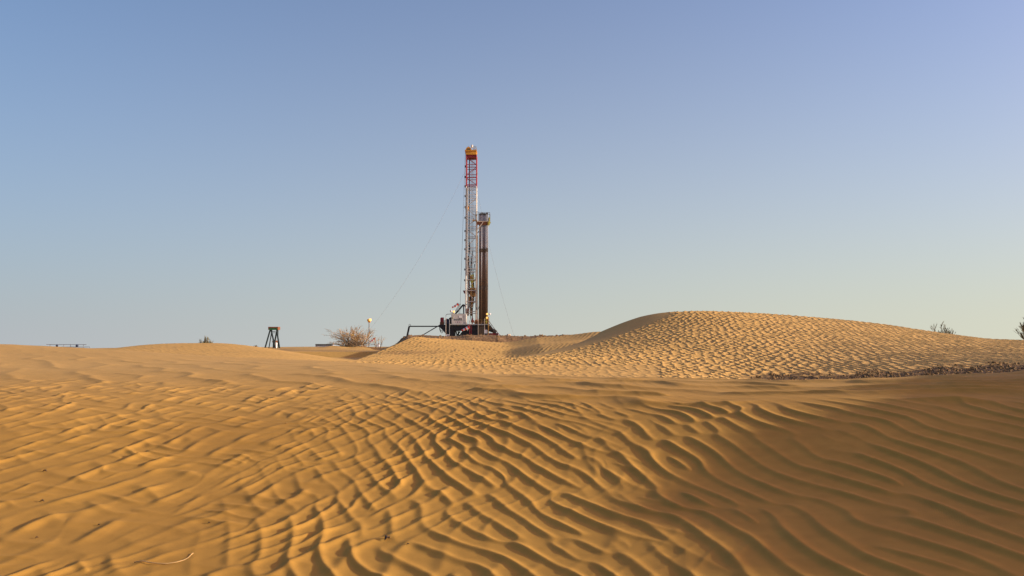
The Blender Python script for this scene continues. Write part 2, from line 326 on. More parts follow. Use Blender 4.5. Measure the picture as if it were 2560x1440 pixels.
#==OBJECTS==
# ------------------------------------------------------------------ mesh helpers
class MB:
    def __init__(s): s.v = []; s.f = []; s.m = []; s.mi = 0
    def add(s, vs, fs):
        n = len(s.v); s.v += [tuple(v) for v in vs]; s.f += [tuple(i + n for i in f) for f in fs]; s.m += [s.mi] * len(fs); return s
    def box(s, a, b):
        (x0, y0, z0), (x1, y1, z1) = a, b
        return s.add([(x0, y0, z0), (x1, y0, z0), (x1, y1, z0), (x0, y1, z0), (x0, y0, z1), (x1, y0, z1), (x1, y1, z1), (x0, y1, z1)],
                     [(0, 3, 2, 1), (4, 5, 6, 7), (0, 1, 5, 4), (1, 2, 6, 5), (2, 3, 7, 6), (3, 0, 4, 7)])
    def tube(s, pts, r, n=8, cap=True):
        pts = [Vector(p) for p in pts]; rs = r if isinstance(r, (list, tuple)) else [r] * len(pts)
        N = len(s.v); fs = []; vs = []
        ref = Vector((0, 0, 1)); d0 = (pts[-1] - pts[0]).normalized()
        if abs(d0.z) > .9: ref = Vector((0, 1, 0))
        for i, p in enumerate(pts):
            d = (pts[min(i + 1, len(pts) - 1)] - pts[max(i - 1, 0)]).normalized()
            u = d.cross(ref).normalized(); v = u.cross(d)
            o = math.pi / 4 if n == 4 else 0
            for k in range(n):
                a = 2 * math.pi * k / n + o; vs.append(p + (u * math.cos(a) + v * math.sin(a)) * rs[i])
        for i in range(len(pts) - 1):
            for k in range(n):
                k2 = (k + 1) % n; fs.append((i * n + k, i * n + k2, (i + 1) * n + k2, (i + 1) * n + k))
        if cap: fs += [tuple(range(n))[::-1], tuple((len(pts) - 1) * n + k for k in range(n))]
        return s.add(vs, fs)
    def bar(s, a, b, w): return s.tube([a, b], w * .7071, 4)
    def ball(s, c, r, seg=8, ring=6, sc=(1, 1, 1)):
        c = Vector(c); vs = [c + Vector((0, 0, r * sc[2]))]; fs = []
        for i in range(1, ring):
            t = math.pi * i / ring
            for k in range(seg):
                a = 2 * math.pi * k / seg; vs.append(c + Vector((r * sc[0] * math.sin(t) * math.cos(a), r * sc[1] * math.sin(t) * math.sin(a), r * sc[2] * math.cos(t))))
        vs.append(c - Vector((0, 0, r * sc[2]))); L = len(vs) - 1
        for k in range(seg):
            k2 = (k + 1) % seg; fs.append((0, 1 + k, 1 + k2)); fs.append((L, L - seg + k2, L - seg + k))
            for i in range(ring - 2): fs.append((1 + i * seg + k, 1 + (i + 1) * seg + k, 1 + (i + 1) * seg + k2, 1 + i * seg + k2))
        return s.add(vs, fs)
    def prism(s, outline, y0, y1):
        """outline of (x, z) points given depth from y0 to y1"""
        n = len(outline); vs = [(x, y0, z) for x, z in outline] + [(x, y1, z) for x, z in outline]
        fs = [tuple(range(n)), tuple(range(2 * n - 1, n - 1, -1))] + [(i, i + n, (i + 1) % n + n, (i + 1) % n) for i in range(n)]
        return s.add(vs, fs)
    def build(s, name, mats, parent=None, bevel=0, smooth=False):
        me = bpy.data.meshes.new(name); me.from_pydata(s.v, [], s.f); me.update()
        mats = mats if isinstance(mats, (list, tuple)) else [mats]
        for m in mats: me.materials.append(m)
        me.polygons.foreach_set("material_index", s.m)
        if smooth: me.polygons.foreach_set("use_smooth", [True] * len(s.f))
        o = bpy.data.objects.new(name, me); C.objects.link(o)
        if parent: o.parent = parent
        if bevel:
            b = o.modifiers.new("bevel", 'BEVEL'); b.width = bevel; b.segments = 2; b.limit_method = 'ANGLE'
        return o
def tag(o, label, cat, group=None, kind=None):
    o["label"] = label; o["category"] = cat
    if group: o["group"] = group
    if kind: o["kind"] = kind
    return o
def thing(name, label, cat, loc, group=None):
    o = bpy.data.objects.new(name, None); C.objects.link(o); o.location = loc; o.empty_display_size = .3
    return tag(o, label, cat, group)
def ground_z(x, y):
    return float(terrain(np.array([x], float), np.array([y], float))[0][0])

M = dict(
    white=mat("white_paint", (.56, .53, .47), .45, 0, .12, 3), cream=mat("cream_paint", (.60, .50, .38), .5, 0, .18, 2),
    red=mat("red_paint", (.27, .012, .022), .45, 0, .15, 3), dred=mat("dark_red_paint", (.20, .015, .02), .5, 0, .2, 3),
    yellow=mat("orange_yellow_paint", (.62, .29, .015), .45, 0, .15, 3), lemon=mat("yellow_paint", (.60, .55, .08), .45, 0, .15, 3),
    ochre=mat("ochre_paint", (.42, .22, .05), .5, 0, .25, 3), black=mat("black_steel", (.010, .010, .012), .6, .0, .3, 3),
    grey=mat("grey_steel", (.22, .22, .22), .5, .3, .2, 3), dgrey=mat("dark_grey_steel", (.07, .075, .08), .5, .2, .2, 3),
    rust=mat("rusty_steel", (.20, .075, .03), .8, 0, .35, 5), brown=mat("brown_steel", (.075, .05, .03), .75, 0, .3, 3),
    blue=mat("dark_blue_paint", (.012, .02, .06), .5, 0, .2, 3), green=mat("green_paint", (.03, .22, .08), .5, 0, .25, 4),
    dgreen=mat("dark_green_steel", (.02, .036, .035), .55, 0, .2, 4), cable=mat("steel_cable", (.22, .22, .23), .8, 0, .1, 5, 0, .1),
    sockred=mat("windsock_red", (.70, .05, .03), .7, 0, .08, 4), sockwhite=mat("windsock_white", (.85, .82, .78), .7, 0, .05, 4),
    paleblue=mat("pale_blue_panel", (.28, .33, .38), .6, 0, .1, 2), galv=mat("galvanised_steel", (.45, .44, .40), .45, .4, .15, 4),
    stone=mat("pale_stone", (.52, .40, .28), .9, 0, .2, 4, .4), dstone=mat("brown_stone", (.19, .105, .03), .9, 0, .4, 8, .4),
    twig=mat("dry_twig", (.42, .27, .12), .85, 0, .25, 10), bark=mat("shrub_bark", (.20, .14, .08), .9, 0, .3, 10),
    leaf=mat("grey_green_needles", (.20, .175, .085), .8, 0, .3, 10), leafdry=mat("dry_leaf", (.07, .04, .02), .8, 0, .3, 30), straw=mat("straw_stem", (.50, .32, .12), .8, 0, .15, 20),
)
def lamp_mat(name, col, st):
    m = bpy.data.materials.new(name); m.use_nodes = True; b = m.node_tree.nodes["Principled BSDF"]
    b.inputs["Base Color"].default_value = (*col, 1); b.inputs["Emission Color"].default_value = (*col, 1); b.inputs["Emission Strength"].default_value = st; return m
M["lit"] = lamp_mat("lit_lamp_glass", (1.0, .55, .14), .7)

def pipe_material():
    m = bpy.data.materials.new("drill_pipe_steel"); m.use_nodes = True; t = m.node_tree; b = t.nodes["Principled BSDF"]; L = t.links.new
    b.inputs["Roughness"].default_value = .6; b.inputs["Metallic"].default_value = .15
    tc = t.nodes.new("ShaderNodeTexCoord"); sx = t.nodes.new("ShaderNodeSeparateXYZ"); L(tc.outputs["Object"], sx.inputs[0])
    n = t.nodes.new("ShaderNodeTexNoise"); n.inputs["Scale"].default_value = .5; n.inputs["Detail"].default_value = 6; L(tc.outputs["Object"], n.inputs["Vector"])
    oi = t.nodes.new("ShaderNodeObjectInfo")
    a = t.nodes.new("ShaderNodeMath"); a.operation = 'MULTIPLY_ADD'; a.inputs[1].default_value = 5; L(n.outputs[0], a.inputs[0]); L(sx.outputs[2], a.inputs[2])
    a2 = t.nodes.new("ShaderNodeMath"); a2.operation = 'MULTIPLY_ADD'; a2.inputs[1].default_value = 7; L(oi.outputs["Random"], a2.inputs[0]); L(a.outputs[0], a2.inputs[2])
    mr = t.nodes.new("ShaderNodeMapRange"); mr.inputs["From Min"].default_value = 14.5; mr.inputs["From Max"].default_value = 19.5; L(a2.outputs[0], mr.inputs["Value"])
    mx = t.nodes.new("ShaderNodeMix"); mx.data_type = 'RGBA'; L(mr.outputs[0], mx.inputs[0]); mx.inputs[6].default_value = (.14, .090, .055, 1); mx.inputs[7].default_value = (.34, .34, .35, 1)
    L(mx.outputs[2], b.inputs["Base Color"]); return m
M["pipe"] = pipe_material()

# ------------------------------------------------------------------ the drilling rig
RD = 110.0; SC = RD / F_PX
RB = Vector(P(1180, 843, RD))
def X(px): return (px - 1180) * SC
def Z(py): return (843 - py) * SC * 1.003
rig = thing("drilling_rig", "tall drilling rig with red and white lattice mast and yellow crown", "drilling rig", RB)
LX, RX, Y0, Y1 = X(1164.5), X(1190), -.75, .75

def lattice(zs, z0, z1, w, bars, mats_name, mname, r0=.075):
    for sx_ in (LX, RX):
        for sy in (Y0, Y1):
            MB().tube([(sx_, sy, z0), (sx_, sy, z1)], w, 6).build("mast_leg", M[mats_name], bars)
    b = MB()
    for i, (za, zb) in enumerate(zs):
        for z in (za, zb):
            b.bar((LX, Y0, z), (RX, Y0, z), r0); b.bar((LX, Y1, z), (RX, Y1, z), r0 * .8)
            b.bar((LX, Y0, z), (LX, Y1, z), r0 * .8); b.bar((RX, Y0, z), (RX, Y1, z), r0 * .8)
        if i:
            zt = zs[i - 1][1]
            p, q = ((LX, RX) if i % 2 else (RX, LX))
            b.bar((p, Y0, zt), (q, Y0, za), r0 * .8); b.bar((p, Y1, zt + .25), (q, Y1, za + .25), r0 * .6)
            b.bar((p, Y0, zt), (p, Y1, za), r0 * .5); b.bar((q, Y1, zt), (q, Y0, za), r0 * .5)
    b.build("cross_bracing", M[mats_name], bars)
mast_red = MB().box((LX - .16, Y0 - .05, Z(465)), (LX + .16, Y1 + .05, Z(463))).build("upper_mast", M["red"], rig)
lattice([(Z(386), Z(391)), (Z(410), Z(416.5)), (Z(436), Z(443)), (Z(461), Z(464))], Z(465), Z(384), .085, mast_red, "red", "", .085)
mast_low = MB().box((LX - .16, Y0 - .05, Z(814)), (RX + .16, Y1 + .05, Z(811))).build("lower_mast", M["cream"], rig)
rows = [(Z(469), Z(469.8)), (Z(487), Z(496)), (Z(515), Z(523)), (Z(541), Z(549)), (Z(567), Z(574)), (Z(593), Z(593.6)), (Z(620), Z(627)), (Z(646), Z(654)), (Z(673), Z(680)),
        (Z(700), Z(701)), (Z(727), Z(728)), (Z(754), Z(755)), (Z(779), Z(784))]
lattice(rows, Z(812), Z(465), .085, mast_low, "white", "", .07)
# heavier sleeve on the right leg and guides, hoses, cables inside
MB().box((RX - .02, Y0 - .16, Z(811)), (RX + .20, Y0 + .1, Z(556))).build("leg_sleeve", M["cream"], mast_low)
MB().box((RX + .20, Y0 - .1, Z(811)), (RX + .27, Y0 + .1, Z(590))).build("leg_edge", M["brown"], mast_low)
MB().box((LX + .12, Y0 - .14, Z(690)), (LX + .28, Y0 + .1, Z(470))).build("leg_sleeve", M["white"], mast_low)
MB().bar((X(1171.5), .1, Z(720)), (X(1171.5), .1, Z(390)), .17).build("guide_rail", M["dgrey"], rig)
MB().bar((X(1170), 0, Z(790)), (X(1170), 0, Z(640)), .22).build("guide_rail", M["cream"], rig)
c = MB()
for px in (1175.5, 1177.5, 1179.6, 1181.4, 1184): c.tube([(X(px), .2, Z(705)), (X(px), .15, Z(388))], .028, 5)
c.build("drilling_lines", M["cable"], rig)
h = MB()
for k, (x0, x1, zt, zb) in enumerate([(1172, 1174, 600, 700), (1176, 1173, 640, 775), (1179, 1184, 628, 770), (1186, 1182, 660, 800), (1174, 1178, 700, 806)]):
    h.tube([(X(x0 + (x1 - x0) * t + 1.6 * math.sin(t * 9 + k)), -.2, Z(zt + (zb - zt) * t)) for t in [i / 14 for i in range(15)]], .05, 6)
h.build("hoses", M["dgrey"], rig)
# crown
cr = MB().box((X(1164), Y0 - .15, Z(385)), (X(1190), Y1 + .15, Z(376))).box((X(1161), Y0 - .3, Z(376)), (X(1191), Y1 + .3, Z(373.3))).build("crown_block", M["yellow"], rig, .02)
MB().prism([(X(1162), Z(373.3)), (X(1163), Z(368)), (X(1166), Z(364)), (X(1171), Z(363)), (X(1175), Z(366)), (X(1177), Z(370)), (X(1177.5), Z(373.3))], -.5, .1).build("sheave_guard", M["yellow"], cr)
MB().box((X(1165.5), Y0, Z(391.5)), (X(1189), Y1, Z(385.2))).build("sheave_housing", M["dred"], cr)
for x in (X(1168), X(1172)): MB().tube([(x, -.62, Z(370)), (x, -.52, Z(370))], .12, 12).build("sheave", M["brown"], cr)
g = MB()
for x in (1182, 1185.5, 1189): 
    for y in (-.8, .8): g.bar((X(x), y, Z(373)), (X(x), y, Z(363.4)), .05)
for z in (363.4, 366.5, 370): g.bar((X(1182), -.8, Z(z)), (X(1189), -.8, Z(z)), .05).bar((X(1182), .8, Z(z)), (X(1189), .8, Z(z)), .05).bar((X(1189), -.8, Z(z)), (X(1189), .8, Z(z)), .05)
g.build("crown_railing", M["galv"], cr)
MB().tube([(X(1178.2), 0, Z(363)), (X(1178.2), 0, Z(358))], .16, 10).ball((X(1178.2), 0, Z(358)), .16).build("beacon", M["white"], cr)
MB().bar((X(1176), 0, Z(373)), (X(1176), 0, Z(357)), .05).bar((X(1181), 0, Z(373)), (X(1181), 0, Z(357)), .05).bar((X(1176), 0, Z(357)), (X(1181), 0, Z(357)), .05).build("beacon_frame", M["galv"], cr)
MB().bar((X(1168.5), 0, Z(363)), (X(1168.5), 0, Z(359)), .05).build("lightning_rod", M["dgrey"], cr)
# brackets and small gear up the left leg
for py in (412, 439, 463, 488, 516, 543, 577, 600, 623, 647, 674, 701): MB().box((LX - .26, -.3, Z(py + 2.2)), (LX - .1, .1, Z(py - 2.2))).build("leg_bracket", M["dgrey"], mast_red if py < 464 else mast_low)
MB().prism([(X(1157), Z(727)), (X(1162.5), Z(727)), (X(1162.5), Z(735)), (X(1160), Z(734))], -.4, .1).build("hoist_bracket", M["dred"], rig)
MB().ball((X(1167), -.6, Z(520)), .3, sc=(1, .5, 1.6)).build("mast_hook", M["yellow"], mast_low)
MB().bar((X(1192.3), -.5, Z(428)), (X(1192.3), -.5, Z(434)), .1).build("mast_antenna", M["white"], rig)
# travelling block, top drive, kelly hoses
tb = MB().prism([(X(1175), Z(688)), (X(1183.5), Z(687)), (X(1184.5), Z(697)), (X(1183), Z(708)), (X(1177), Z(708)), (X(1175), Z(699))], -.45, .35).build("travelling_block", M["lemon"], rig, .03)
MB().tube([(X(1178), -.5, Z(694)), (X(1178), -.42, Z(694))], .22, 14).build("block_sheave", M["ochre"], tb)
MB().tube([(X(1180), 0, Z(707)), (X(1180), 0, Z(719))], .18, 8).build("block_hook", M["lemon"], tb)
td = MB().box((X(1174), -.5, Z(742)), (X(1187.5), .5, Z(720))).build("top_drive", M["ochre"], rig, .04)
MB().box((X(1170), -.6, Z(736)), (X(1175), 0, Z(723))).box((X(1181), -.56, Z(738)), (X(1183), -.52, Z(724))).build("drive_motor", M["brown"], td)
MB().box((X(1183), -.6, Z(733)), (X(1188), .2, Z(726))).build("gearbox", M["rust"], td)
MB().tube([(X(1177), 0, Z(742)), (X(1177.5), 0, Z(790))], .13, 8).build("kelly_pipe", M["ochre"], td)
MB().bar((X(1173), -.1, Z(742)), (X(1174), -.1, Z(770)), .14).bar((X(1181), -.1, Z(742)), (X(1180), -.1, Z(768)), .14).build("elevator_links", M["yellow"], td)
MB().box((X(1165.5), -.5, Z(786)), (X(1172), .2, Z(772))).ball((X(1169), -.5, Z(776)), .26).build("winch", M["rust"], rig, .03)
MB().box((X(1178), -.5, Z(807)), (X(1185), .3, Z(801))).box((X(1179.5), -.3, Z(801)), (X(1183), .1, Z(796))).build("iron_roughneck", M["red"], rig, .02)
MB().tube([(X(1180.5), 0, Z(814)), (X(1180.5), 0, Z(770))], .085, 8).build("drill_string", M["grey"], rig)
# monkey board
mb = MB().box((X(1191.5), -1.0, Z(556)), (X(1221.5), .8, Z(553.5))).build("monkey_board", M["cream"], rig)
MB().box((X(1192), -.95, Z(563.5)), (X(1221), -.85, Z(556.2))).box((X(1221), -.95, Z(563.5)), (X(1221.4), .7, Z(556.2))).build("board_beam", M["rust"], mb)
MB().box((X(1219.5), -1.1, Z(565)), (X(1222.5), -.96, Z(556))).bar((X(1223.5), -1.05, Z(564)), (X(1223.5), -1.05, Z(545)), .13).box((X(1223), -1.1, Z(559.5)), (X(1227), -.9, Z(557.5))).build("board_bracket", M["lemon"], mb)
MB().box((X(1181), -1.0, Z(553.5)), (X(1192), -.5, Z(551.5))).bar((X(1184), -.9, Z(551)), (X(1184), -.9, Z(546)), .08).build("working_platform", M["ochre"], mb)
MB().bar((X(1191.5), -1.0, Z(578)), (X(1207.5), -1.0, Z(557)), .11).build("board_strut", M["cream"], mb)
MB().bar((X(1192), .6, Z(580)), (X(1208), .6, Z(564)), .11).build("board_strut", M["dgrey"], mb)
g = MB()
for x in (1188, 1192, 1196, 1224): g.bar((X(x), -.98, Z(555)), (X(x), -.98, Z(532)), .055)
for x in (1196, 1210, 1224): g.bar((X(x), .78, Z(555)), (X(x), .78, Z(532)), .055)
for z in (532.5, 540, 547): g.bar((X(1196), .78, Z(z)), (X(1224), .78, Z(z)), .05).bar((X(1224), -.98, Z(z)), (X(1224), .78, Z(z)), .05)
g.bar((X(1196), -.98, Z(532.5)), (X(1224), -.98, Z(532.5)), .05).bar((X(1181), -.98, Z(531)), (X(1196), -.98, Z(531)), .05).bar((X(1181), -.98, Z(538)), (X(1196), -.98, Z(538)), .05)
g.build("board_railing", M["grey"], mb)
MB().box((X(1220), -.6, Z(553)), (X(1223), -.2, Z(545))).build("tool_box", M["black"], mb)
MB().prism([(X(1188), Z(524)), (X(1190.5), Z(526)), (X(1193), Z(530)), (X(1191), Z(530.5)), (X(1188.5), Z(527))], -.6, -.4).build("pulley_arm", M["black"], mb)
# bundle collars (they lean against the rack, fixed to the fingerboard)
# floor and substructure
deck = MB().box((X(1126), -2.2, Z(813.6)), (X(1223), 2.2, Z(811.2))).build("rig_floor", M["galv"], rig)
sub = MB()
sub.box((X(1128), -1.9, Z(827)), (X(1222), 1.9, Z(813.8)))
sub.box((X(1126), -1.8, Z(850)), (X(1137), 1.8, Z(827)))
sub.box((X(1180.5), -1.8, Z(850)), (X(1197.5), 1.8, Z(827))).box((X(1211), -1.7, Z(848)), (X(1220.5), 1.7, Z(827)))
sub.prism([(X(1099), Z(817)), (X(1104), Z(812.5)), (X(1128), Z(812)), (X(1128), Z(850)), (X(1119), Z(850)), (X(1116), Z(834)), (X(1107), Z(824))], -1.6, 1.6)
sub.prism([(X(1155), Z(835)), (X(1160), Z(828)), (X(1181), Z(826)), (X(1181), Z(850)), (X(1167), Z(846)), (X(1160), Z(840)), (X(1155), Z(839))], -1.6, 1.5)
for (a, b_) in [((1140, 827), (1143, 842)), ((1150, 829), (1141, 841)), ((1158, 828), (1144, 845)), ((1145, 827), (1147, 842))]: sub.bar((X(a[0]), 0, Z(a[1])), (X(b_[0]), .2, Z(b_[1])), .16)
sub.build("substructure", M["black"], rig)
MB().box((X(1198), -1.95, Z(850)), (X(1210.5), 0, Z(814))).build("mud_splash_panel", M["brown"], rig)
hl = MB()
for i in range(3): hl.tube([(X(1100 + 9 * t), -1.2 + .3 * i, Z(818 + 3 * i + 9 * math.sin(t * math.pi / 1.2))) for t in [k / 10 for k in range(11)]], .035, 6)
hl.build("hanging_hoses", M["black"], rig)
# machinery on the floor
MB().box((X(1120), -1, Z(811.2)), (X(1127), 1, Z(802))).prism([(X(1114), Z(811.2)), (X(1114.5), Z(803)), (X(1118), Z(797)), (X(1121), Z(798)), (X(1123), Z(801)), (X(1123), Z(811.2))], -.9, .9).build("engine", M["blue"], rig, .03)
MB().tube([(X(1129), -.9, Z(800)), (X(1129), .9, Z(800))], .38, 16).box((X(1126), -.8, Z(811.2)), (X(1131), .8, Z(800))).build("drawworks", M["black"], rig)
MB().tube([(X(1127), 0, Z(811)), (X(1127), 0, Z(813))], .2).box((X(1114), -.6, Z(806)), (X(1118), .6, Z(799))).build("air_filter", M["dgrey"], rig)
MB().tube([(X(1107), -.9, Z(812)), (X(1107), -.9, Z(795)), (X(1107), -.9, Z(794.5))], [.24, .24, .2], 14).box((X(1102.5), -1.2, Z(806)), (X(1110.8), -.7, Z(796))).build("red_tank", M["red"], rig, .02)
MB().box((X(1101.5), -1.2, Z(812.5)), (X(1111), -.6, Z(806))).build("tank_base", M["rust"], rig)
g = MB()
for x in (1112, 1113.5, 1115, 1118): g.bar((X(x), -1, Z(811)), (X(x), -1, Z(802)), .05)
g.bar((X(1112), -1, Z(802)), (X(1118), -1, Z(802)), .05).build("floor_railing", M["grey"], rig)
# doghouse / control cabinet with its safety signs
cab = MB().box((X(1131), -2.15, Z(811.2)), (X(1168), -.3, Z(786.8))).build("control_cabinet", M["white"], rig, .02)
MB().box((X(1131.5), -2.1, Z(786.8)), (X(1137.5), -.5, Z(783.5))).build("cabinet_roof_box", M["white"], cab)
MB().box((X(1163.2), -2.17, Z(810.6)), (X(1167.6), -2.152, Z(787.6))).build("cabinet_door", M["white"], cab)
for px in (1132.6, 1162.6): MB().box((X(px), -2.165, Z(811)), (X(px + .35), -2.151, Z(787))).build("cabinet_seam", M["grey"], cab)
MB().box((X(1150), -2.17, Z(796)), (X(1156.5), -2.152, Z(791.5))).build("notice_sheet", M["sockwhite"], cab)
MB().box((X(1150), -2.19, Z(797.6)), (X(1157), -2.152, Z(796.6))).build("door_handle", M["black"], cab)
MB().prism([(X(1132.9), Z(798)), (X(1135.6), Z(798)), (X(1134.3), Z(794.5))], -2.168, -2.152).build("warning_triangle", M["lemon"], cab)
MB().prism([(X(1133.7), Z(797.6)), (X(1134.8), Z(797.6)), (X(1134.3), Z(795.8))], -2.174, -2.169).build("warning_mark", M["black"], cab)
for px in (1140, 1145, 1150.3, 1155.8):
    d = MB().tube([(X(px), -2.152, Z(800.8)), (X(px), -2.166, Z(800.8))], .115, 16).build("safety_sign", M["dgreen"], cab)
    MB().tube([(X(px), -2.1665, Z(800.3)), (X(px), -2.171, Z(800.3))], .04, 8).box((X(px) - .05, -2.171, Z(802)), (X(px) + .05, -2.1665, Z(801.2))).build("sign_symbol", M["white"], d)
for px in (1144, 1149, 1154):
    d = MB().tube([(X(px), -2.152, Z(806.3)), (X(px), -2.166, Z(806.3))], .105, 16).build("prohibition_sign", M["red"], cab)
    q = MB().tube([(X(px), -2.1665, Z(806.3)), (X(px), -2.170, Z(806.3))], .075, 14).build("sign_face", M["sockwhite"], d)
MB().box((X(1138), -1.8, Z(786.8)), (X(1143), -1.2, Z(785.2))).box((X(1147), -1.7, Z(786.8)), (X(1160), -1.2, Z(785.4))).build("roof_equipment", M["dgrey"], cab)
# raising arm and ladder left of the mast
MB().bar((X(1139.5), -.4, Z(785)), (X(1158), -.4, Z(762.5)), .22).bar((X(1158), -.4, Z(762.5)), (X(1164), -.3, Z(766)), .22).build("raising_arm", M["black"], rig)
MB().bar((X(1159), -.4, Z(763)), (X(1159.5), -.4, Z(786)), .17).build("raising_post", M["dgrey"], rig)
l = MB()
for dx in (0, 3.2): l.bar((X(1138 + dx), -.8, Z(780)), (X(1149.5 + dx * .9), -.8, Z(761)), .05)
for k in range(9): t = k / 8; l.bar((X(1138 + 11.5 * t), -.8, Z(780 - 19 * t)), (X(1141.2 + 11.2 * t), -.8, Z(780 - 19 * t)), .035)
l.build("inclined_ladder", M["dgrey"], rig)
# posts in front of the floor
for (px, zt, zb, w_, m_) in [(1118.2, 797, 845, .10, "cream"), (1127, 800, 845, .09, "galv"), (1197.2, 798, 845, .07, "cream"), (1212.8, 798, 843, .08, "cream"), (1222, 794, 843, .13, "ochre"), (1181, 815, 846, .05, "red")]:
    MB().bar((X(px), -2.35, Z(zb)), (X(px), -2.35, Z(zt)), w_).build("support_post", M[m_], rig)
MB().tube([(X(1118.2), -2.35, Z(797)), (X(1118), -2.35, Z(791)), (X(1119.5), -2.35, Z(788)), (X(1122), -2.35, Z(787.3)), (X(1131), -2.35, Z(787))], .045, 7).build("vent_pipe", M["grey"], rig)
g = MB()
for x in (1175, 1182, 1189, 1197, 1205, 1212): g.bar((X(x), -2.2, Z(811.5)), (X(x), -2.2, Z(801.5)), .05)
g.bar((X(1175), -2.2, Z(806.3)), (X(1212), -2.2, Z(806.3)), .05).bar((X(1189), -2.2, Z(801.5)), (X(1212), -2.2, Z(801.5)), .05).build("floor_railing", M["ochre"], rig)
g = MB()
for x in (1213, 1217, 1222): g.bar((X(x), -2.2, Z(811.5)), (X(x), -2.2, Z(799)), .1)
g.bar((X(1213), -2.2, Z(799)), (X(1222), -2.2, Z(799)), .08).bar((X(1213), -2.2, Z(805)), (X(1222), -2.2, Z(805)), .08).build("stair_gate", M["lemon"], rig)
MB().box((X(1217), -2.1, Z(803)), (X(1222.5), -1.3, Z(797.5))).build("red_hose_reel", M["red"], rig, .02)
MB().box((X(1214), -1.8, Z(811.3)), (X(1222), -1, Z(803))).build("junction_box", M["rust"], rig)
MB().ball((X(1193), -1.3, Z(807)), .38, 10, 8, (1, 1, 1.1)).build("mud_bucket", M["rust"], rig)
MB().tube([(X(1191), -.9, Z(720)), (X(1190.8), -.9, Z(768)), (X(1193), -.95, Z(775.5)), (X(1196), -1, Z(774)), (X(1198.3), -1.05, Z(764)), (X(1198), -1, Z(750))], .035, 7).build("service_hose", M["black"], rig)
# stairs, slide and red skid on the right
st = MB()
for y in (-1.9, -1.2): st.bar((X(1224), y, Z(812)), (X(1249), y, Z(845)), .12)
for k in range(9): t = k / 8; st.box((X(1224 + 25 * t) - .1, -1.9, Z(812 + 33 * t) - .02), (X(1224 + 25 * t) + .12, -1.2, Z(812 + 33 * t) + .02))
st.build("stairs", M["dgrey"], rig)
g = MB().tube([(X(1223), -1.95, Z(804)), (X(1238), -1.95, Z(824)), (X(1252), -1.95, Z(841)), (X(1256), -1.95, Z(841.5)), (X(1263), -1.95, Z(845))], .05, 6)
for k in range(6): t = k / 5; g.bar((X(1225 + 24 * t), -1.95, Z(806.5 + 31 * t)), (X(1224 + 24 * t), -1.95, Z(812 + 31 * t)), .035)
g.build("stair_handrail", M["dgrey"], rig)
MB().prism([(X(1222), Z(814)), (X(1226), Z(815)), (X(1233), Z(822)), (X(1242), Z(826)), (X(1243), Z(829)), (X(1240), Z(830)), (X(1249), Z(845)), (X(1243), Z(846)), (X(1232), Z(832)), (X(1222), Z(828))], -1.0, .8).build("catwalk_slide", M["brown"], rig, .03)
MB().box((X(1221), -1.5, Z(829)), (X(1234), -.5, Z(825))).build("slide_brace", M["black"], rig)
MB().box((X(1222.5), -1.7, Z(838.5)), (X(1246), -.4, Z(833.2))).build("skid_beam", M["dred"], rig, .02)
# floodlights
def flood(px, py, lit, m_, sup=None, y=-2.3):
    f = MB().box((X(px - 2.4), y, Z(py + 2)), (X(px + 2.4), y + .25, Z(py - 2))).build("floodlight", M[m_], rig, .03)
    MB().ball((X(px + (0 if lit else .4)), y - .02, Z(py)), .15, 12, 8, (1, .5, 1)).build("lamp_glass", M["lit"] if lit else M["sockwhite"], f)
    if sup: MB().bar((X(px), y + .1, Z(sup)), (X(px), y + .1, Z(py)), .05).build("lamp_bracket", M["grey"], f)
flood(1130.3, 779.5, False, "rust", 787); flood(1137.3, 781.2, True, "white", 786)
flood(1219, 787, True, "lemon", 798); flood(1225, 787, False, "grey", None); flood(1218.5, 796, True, "ochre", None)
MB().bar((X(1219), -2.2, Z(787)), (X(1225), -2.2, Z(787)), .05).build("lamp_arm", M["grey"], rig)

# racked drill pipes: every joint of pipe is a thing of its own
def make_pipe():
    root = thing("drill_pipe", "", "drill pipe", (0, 0, 0), "drill pipes racked upright beside the mast")
    L_ = Z(534) - Z(812)
    MB().tube([(0, 0, 0), (0, 0, L_)], .078, 8).build("pipe_body", M["pipe"], root, smooth=True)
    MB().tube([(0, 0, L_ * .003), (0, 0, L_ * .02), (0, 0, L_ * .024)], [.085, .085, .06], 8).build("tool_joint", M["pipe"], root)
    for f_ in (.326, .660): MB().tube([(0, 0, L_ * f_ - .32), (0, 0, L_ * f_ - .26), (0, 0, L_ * f_ + .26), (0, 0, L_ * f_ + .32)], [.063, .09, .09, .063], 8).build("tool_joint", M["brown"], root)
    MB().tube([(0, 0, L_ - .35), (0, 0, L_ - .3), (0, 0, L_)], [.063, .085, .085], 8).build("tool_joint", M["dgrey"], root)
    return root
proto = make_pipe(); rnd = random.Random(4); first = True; k = 0
place = ["leftmost", "second from left", "third from left", "fourth from left", "fifth from left", "sixth from left", "seventh from left", "eighth from left", "rightmost"]
row_n = ["front row", "second row", "back row"]
for r_ in range(3):
    for i in range(9 if r_ == 0 else 8):
        if k == 0: o = proto
        else:
            o = proto.copy(); C.objects.link(o)
            for ch in proto.children:
                c2 = ch.copy(); C.objects.link(c2); c2.parent = o
        nm = place[i] if r_ == 0 else (place[i] if i < 7 else "rightmost")
        o["label"] = f"tall racked drill pipe, {nm} in the {row_n[r_]} of the bundle"
        o.location = RB + Vector((X(1198.4 + i * 2.52 + (1.15 if r_ % 2 else 0)), -.75 + .24 * r_ + rnd.uniform(-.03, .03), Z(812) + rnd.uniform(-.02, .15)))
        o.rotation_euler = (0, 0, 0); k += 1

